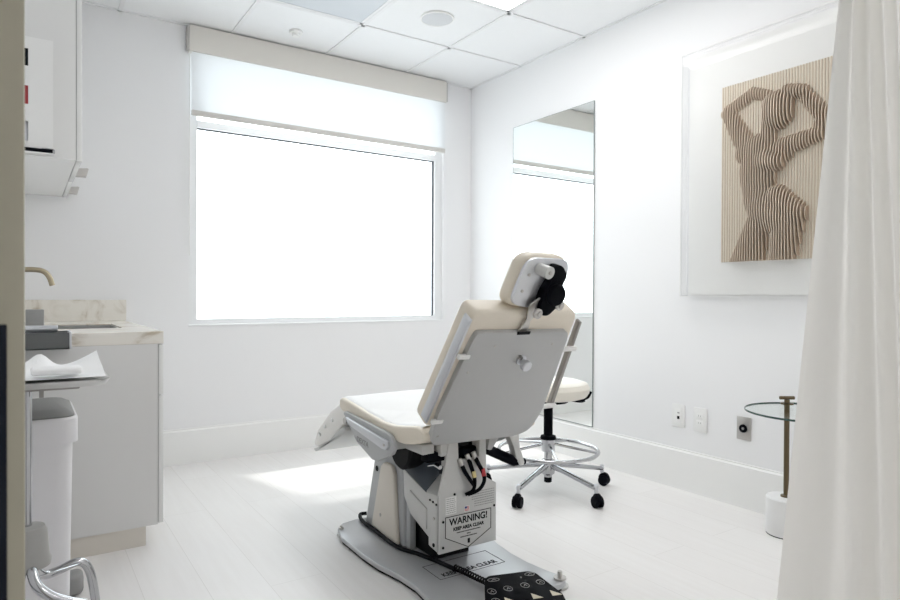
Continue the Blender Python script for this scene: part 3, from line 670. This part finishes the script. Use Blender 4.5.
MB(BKX).cyl((.040, -.098, .012), (.040, -.098, .022), .008, seg=14).build('knob_pin', M['taupe'], bpn)
MB(BKX).box((-.016, -.004, .010), (.037, .007, .0135)).build('stem_slot', M['ink'], bpn, False)
for s, pts in ((-1, [(-.213, .045), (-.205, .052), (-.218, -.375), (-.227, -.37)]), (1, [(.263, .024), (.275, .026), (.348, -.372), (.334, -.386)])):
    zc = .002 if s < 0 else -.006
    rl = MB(BKX).poly(rpoly(pts, .006), *((-.038, .0) if s < 0 else (-.028, -.008)), 'z', .002).build('side_rail', M['railmetal'] if s < 0 else M['taupe'], chair)
    for q in (-.085, -.36):
        xa = (-.212, -.168) if s < 0 else (.232 if q > -.2 else .280, .300 if q > -.2 else .346)
        MB(BKX).box((xa[0], q - .008, zc), (xa[1], q + .008, zc + .014), .003).build('rail_clip', M['white'], rl)
# headrest
TH = R(16)
HX = frame((1.310, 1.482, 1.052), Vector((1, 0, 0)), Vector((0, -math.sin(TH), math.cos(TH))), Vector((0, -math.cos(TH), -math.sin(TH)))) 
hp = rpoly([(-.066, .082), (.100, .081), (.114, .040), (.080, -.080), (-.033, -.082), (-.106, -.066)], [.045, .035, .03, .035, .04, .035], 8)
hc = MB(HX).poly([(x * 1.03, y * 1.05) for x, y in hp], -.068, -.004, 'z', .032, 6).build('headrest_cushion', M['cream'], chair, angle=60)
hb = MB(HX).poly([(x * .97, y * .96) for x, y in hp], -.006, .006, 'z', .002).build('headrest_plate', M['railmetal'], chair)
for x, s in ((-.050, .026), (-.065, -.025)): MB(HX).lathe([(.005, 0), (.005, .003), (0, .004)], (x, s, .006), 14).build('screw', M['nickel'], hb)
hk = MB(HX).poly(rpoly([(.022, .066), (.052, .064), (.078, .034), (.064, .0), (.080, -.030), (.060, -.068), (.030, -.096), (.004, -.094), (-.010, -.060), (-.004, -.02), (.014, .015)], .012), .006, .040, 'z', .005).build('headrest_joint', M['black'], chair)
MB(HX).lathe([(.034, .0), (.036, .010), (.030, .020), (0, .022)], (.038, -.026, .036), 28).build('joint_cap', M['black'], hk)
MB(HX).tube([(-.014, .046, .006), (-.012, .045, .03), (-.010, .044, .052)], [.018, .0195], 20).build('clamp_lever', M['palegrey'], hk)
MB(HX).tube([(-.010, .044, .050), (-.010, .044, .056)], .006, 10).build('lever_screw', M['nickel'], hk)
for x, y in ((-.016, -.086), (.066, -.060)): MB(HX).lathe([(.016, 0), (.016, .008), (.009, .011), (.008, .016), (0, .017)], (x, y, .036), 18).build('clamp_bolt', M['nickel'], hk)
MB(BKX).poly(rpoly([(-.012, -.006), (.034, -.006), (.022, .045), (.040, .085), (.055, .105), (.020, .135), (-.01, .105), (.004, .05)], .006), .0, .006, 'z', .001).build('headrest_stem', M['nickel'], chair)

# paper on the seat
bm = bmesh.new(); G = {}; n = 40
ys = [p[0] for p in seat_top][::-1]; zs_ = [p[1] for p in seat_top][::-1]
def seat_z(y):
    for k in range(len(ys) - 1):
        if ys[k] <= y <= ys[k + 1]: return zs_[k] + (zs_[k + 1] - zs_[k]) * (y - ys[k]) / (ys[k + 1] - ys[k])
    return zs_[0] if y < ys[0] else zs_[-1]
for i in range(n + 1):
    for j in range(n + 1):
        u, v = i / n, j / n
        x = 1.090 + .465 * u; y = 1.815 + .636 * v
        z = seat_z(y) + .0022 - .014 * max(0, (abs(u - .5) - .46) / .04) ** 2 + .0025 * abs(math.sin(9 * v + 4 * u)) + .004 * max(0, math.sin(23 * v - 11 * u)) ** 6 * (1 - abs(2 * v - 1))
        G[i, j] = bm.verts.new((x, y, z))
for i in range(n):
    for j in range(n): bm.faces.new((G[i, j], G[i + 1, j], G[i + 1, j + 1], G[i, j + 1]))
bmesh.ops.solidify(bm, geom=bm.faces[:], thickness=.0012)
mb = MB(); mb.bm.free(); mb.bm = bm
tag(mb.build('paper_sheet', M['paper'], angle=80), 'creased white paper sheet laid over the seat of the procedure chair', 'sheet')

# foot control
ft = thing('foot_control', (1.28, 1.55, .03), 'black foot pedal with white symbols and a cable, lying on the chair base', 'pedal')
fp = rpoly([(1.286, 1.700), (1.424, 1.657), (1.437, 1.632), (1.408, 1.47), (1.33, 1.34), (1.10, 1.44), (1.168, 1.556), (1.262, 1.686)], .012)
MB().poly(fp, .042, .078, 'z', .004).build('housing', M['black'], ft)
MB().poly([(1.28 + (x - 1.28) * 1.02, 1.53 + (y - 1.53) * 1.02) for x, y in fp], .0305, .046, 'z', .003).build('base', M['palegrey'], ft)
ax1 = Vector((.95, -.30, 0)).normalized(); ax2 = Vector((.30, .95, 0)).normalized()
for k, (x, y, a, b) in enumerate(((1.282, 1.664, .020, .011), (1.283, 1.589, .0135, .017), (1.227, 1.601, .0135, .018), (1.343, 1.577, .0135, .017), (1.410, 1.632, .017, .011), (1.400, 1.567, .013, .016), (1.20, 1.545, .013, .016))):
    Xi = frame((x, y, .078), ax1, ax2, Vector((0, 0, 1)))
    pts = [(a * math.cos(2 * PI * q / 28), b * math.sin(2 * PI * q / 28), .0006) for q in range(28)]
    mb = MB(Xi).tube(pts, .0009, 6, closed=True)
    mb.line([(-a * .35, -b * .3), (a * .1, b * .35), (a * .4, -b * .25)], .0017, .0009, False)
    mb.build('button_symbol', M['symbol'], ft)
for x, y in ((1.325, 1.500), (1.389, 1.483), (1.238, 1.525)):
    Xi = frame((x, y, .078), ax1, ax2, Vector((0, 0, 1)))
    MB(Xi).poly([(-.017, -.014), (.016, -.014), (-.010, .022)], 0, .0012, 'z').build('arrow_symbol', M['bone'], ft, False)
MB().lathe([(.003, .078), (.003, .0795), (0, .080)], (1.369, 1.628, 0), 12).build('indicator', M['sticker'], ft)
MB().tube([(1.262, 2.560, .044), (1.236, 2.57, .040), (1.213, 2.50, .0375), (1.206, 2.36, .0375), (1.200, 2.17, .0375), (1.232, 2.07, .0375), (1.258, 1.97, .0375), (1.275, 1.88, .0375)], .0078, 12, 8).build('cord', M['rubber'], ft)
hel = []
for k in range(14 * 12 + 1):
    a = 2 * PI * k / 12; q = k / (14 * 12); p = Vector((1.275, 1.88, .044)).lerp(Vector((1.292, 1.70, .050)), q)
    hel.append(p + Vector((math.cos(a) * .0085, 0, math.sin(a) * .0085)))
MB().tube(hel, .0032, 6).build('coiled_cord', M['rubber'], ft)

# ------------------------------------------------------------------ stool
SXc, SYc = 2.264, 2.480
st = thing('rolling_stool', (SXc, SYc, 0), 'round cream wheeled stool with a chrome five-legged base beside the mirror', 'stool')
V = lambda x, y, z: Vector((SXc + x, SYc + y, z))
MB().lathe([(.0, .484), (.16, .484), (.192, .494), (.208, .516), (.211, .540), (.199, .562), (.16, .574), (0, .578)], (SXc, SYc, 0), 48).build('seat', M['lightcream'], st)
MB().lathe([(.10, .462), (.11, .480), (0, .480)], (SXc, SYc, 0), 32).build('seat_plate', M['black'], st)
MB().tube([V(.08, -.04, .474), V(.145, -.09, .472), V(.172, -.112, .484), V(.184, -.122, .515)], [.006, .013], 12, 5, flat=.6).build('height_lever', M['black'], st)
MB().tube([V(.07, -.06, .472), V(.12, -.105, .466), V(.14, -.122, .473)], [.005, .011], 12, 5, flat=.7).build('height_lever', M['black'], st)
MB().cyl(V(0, 0, .29), V(0, 0, .47), .0235).cyl(V(0, 0, .42), V(0, 0, .478), .016).build('gas_cylinder', M['black'], st)
MB().lathe([(.040, .268), (.042, .274), (.038, .286), (.024, .290)], (SXc, SYc, 0), 32).build('collar', M['black'], st)
MB().lathe([(.030, .205), (.034, .21), (.034, .268), (.028, .270)], (SXc, SYc, 0), 32).build('ring_hub', M['railmetal'], st)
MB().cyl(V(0, 0, .07), V(0, 0, .21), .0205).build('column', M['chrome'], st)
MB().lathe([(.026, .085), (.034, .092), (.040, .125), (.034, .158), (.026, .165)], (SXc, SYc, 0), 32).build('hub', M['chrome'], st)
MB().cyl(V(0, 0, .045), V(0, 0, .075), .020).build('column_tip', M['black'], st)
rg = MB().tube([V(.255 * math.cos(2 * PI * k / 56), .255 * math.sin(2 * PI * k / 56), .212) for k in range(56)], .0095, 12, closed=True).build('foot_ring', M['chrome'], st)
for k in range(5):
    a = R(22 + 72 * k); MB().tube([V(.030 * math.cos(a), .030 * math.sin(a), .245), V(.255 * math.cos(a), .255 * math.sin(a), .212)], .007, 10).build('ring_spoke', M['chrome'], rg)
for k in range(5):
    a = R((49, 129, 202, 273, 345)[k]); c, s = math.cos(a), math.sin(a); r = .322
    lg = MB().tube([V(.025 * c, .025 * s, .135), V(.12 * c, .12 * s, .122), V((r - .02) * c, (r - .02) * s, .092), V(r * c, r * s, .090)], [.019, .0125], 12, 5, flat=.75).build('leg', M['chrome'], st)
    MB().cyl(V(r * c, r * s, .066), V(r * c, r * s, .108), .0105).build('caster_stem', M['railmetal'], lg)
    b = a + R(70 - 30 * k); tx, ty = math.cos(b), math.sin(b)
    wx, wy = r * c + .012 * tx, r * s + .012 * ty; nx, ny = -ty, tx
    mb = MB()
    for q in (-1, 1): mb.cyl(V(wx + nx * q * .004, wy + ny * q * .004, .028), V(wx + nx * q * .022, wy + ny * q * .022, .028), .0278, seg=28)
    mb.cyl(V(wx - nx * .012, wy - ny * .012, .04), V(wx + nx * .012, wy + ny * .012, .04), .028).build('caster', M['black'], st)

# ------------------------------------------------------------------ side table
t = thing('side_table', (2.702, 1.476, 0), 'round glass side table with brass pole and white stone base by the curtain', 'table')
px, py = 2.704, 1.472
MB().lathe([(.0765, 0), (.0765, .006), (.074, .008)], (px, py, 0), 40).build('foot_pad', M['rubber'], t)
MB().lathe([(.076, .003), (.078, .006), (.078, .155), (.074, .160), (0, .160)], (px, py, 0), 48).build('stone_base', M['stone'], t)
MB().lathe([(.022, .160), (.022, .166), (.011, .168)], (px, py, 0), 24).cyl((px, py, .16), (px, py, .575), .0108).build('pole', M['bronze'], t)
MB().cyl((px - .026, py + .017, .582), (px + .026, py - .017, .582), .0075).build('handle', M['bronze'], t)
MB().lathe([(.026, .5545), (.026, .560), (.013, .562)], (px, py, 0), 28).build('collar', M['bronze'], t)
tc_ = (2.605, 1.342)
MB().lathe([(.2225, .546), (.2225, .553), (0, .553)], (*tc_, 0), 72).build('glass_top', M['glassgreen'], t)
MB().lathe([(.2227, .5455), (.2246, .547), (.2246, .552), (.2227, .5535), (.2227, .5455)], (*tc_, 0), 72, cap=False).build('glass_edge', M['glassedge'], t)

# ------------------------------------------------------------------ curtain
fwd = Vector((math.sin(YAW), math.cos(YAW), 0)); rgt = Vector((math.cos(YAW), -math.sin(YAW), 0))
bm = bmesh.new(); G = {}; NU, NV = 340, 30; z0c, z1c = .03, H - .02
for j in range(NV + 1):
    z = z0c + (z1c - z0c) * j / NV
    for i in range(NU + 1):
        u = i / NU; lat = .787 + .84 * u + (-.094 + .165 * (1 - math.exp(-u / .035)) - .03 * u) * (1.615 - z)
        ph = 2 * PI * (27 * u ** .94 + .08) + .25 * math.sin(1.7 * z + 5 * u)
        amp = (.011 + .005 * math.sin(23 * u + 1)) * (1.10 - .18 * z) * min(1, .5 + 12 * u)
        dep = 1.30 + amp * (math.sin(ph) + .14 * math.sin(2 * ph + .8)) - .10 * u
        p = fwd * dep + rgt * lat; G[i, j] = bm.verts.new((p.x, p.y, z))
for j in range(NV):
    for i in range(NU): bm.faces.new((G[i, j], G[i + 1, j], G[i + 1, j + 1], G[i, j + 1]))
bmesh.ops.solidify(bm, geom=bm.faces[:], thickness=.0016)
t = thing('privacy_curtain', (1.6, .45, 0), 'long cream privacy curtain hanging in folds at the right edge of the picture', 'curtain')
mb = MB(); mb.bm.free(); mb.bm = bm; mb.build('cloth', M['curtain'], t, angle=80)
a, b = fwd * 1.30 + rgt * .80, fwd * 1.20 + rgt * 1.65
MB().tube([(a.x, a.y, H - .012), (b.x, b.y, H - .012)], .011, 10).build('curtain_track', M['railmetal'], t)

# ------------------------------------------------------------------ light
wd = bpy.data.worlds.new('sky'); SC.world = wd; wd.use_nodes = True
bg = wd.node_tree.nodes['Background']; bg.inputs[0].default_value = (.93, .97, 1, 1); bg.inputs[1].default_value = 4.0
sd = bpy.data.lights.new('sun', 'SUN'); sd.energy = 2.2; sd.angle = R(3.0); sd.color = (1, .97, .92)
so = bpy.data.objects.new('sun', sd); COL.objects.link(so)
so.rotation_euler = Vector((.15, -.524, -1)).to_track_quat('-Z', 'Y').to_euler()
pl = bpy.data.lights.new('window_portal', 'AREA'); pl.shape = 'RECTANGLE'; pl.size = WX1 - WX0; pl.size_y = WZ1 - WZ0; pl.cycles.is_portal = True
po = bpy.data.objects.new('window_portal', pl); COL.objects.link(po); po.location = ((WX0 + WX1) / 2, YB + .13, (WZ0 + WZ1) / 2)
po.rotation_euler = Vector((0, -1, 0)).to_track_quat('-Z', 'Y').to_euler()

vs = SC.view_settings
SC.display_settings.display_device = 'sRGB'
vs.view_transform = 'Standard'; vs.look = 'None'; vs.gamma = 1; vs.use_curve_mapping = False; vs.exposure = 0.06
SC.cycles.max_bounces = 12; SC.cycles.diffuse_bounces = 8; SC.cycles.transparent_max_bounces = 16
SC.cycles.use_denoising = True
for o in bpy.data.objects:
    if '_base' in o: del o['_base']
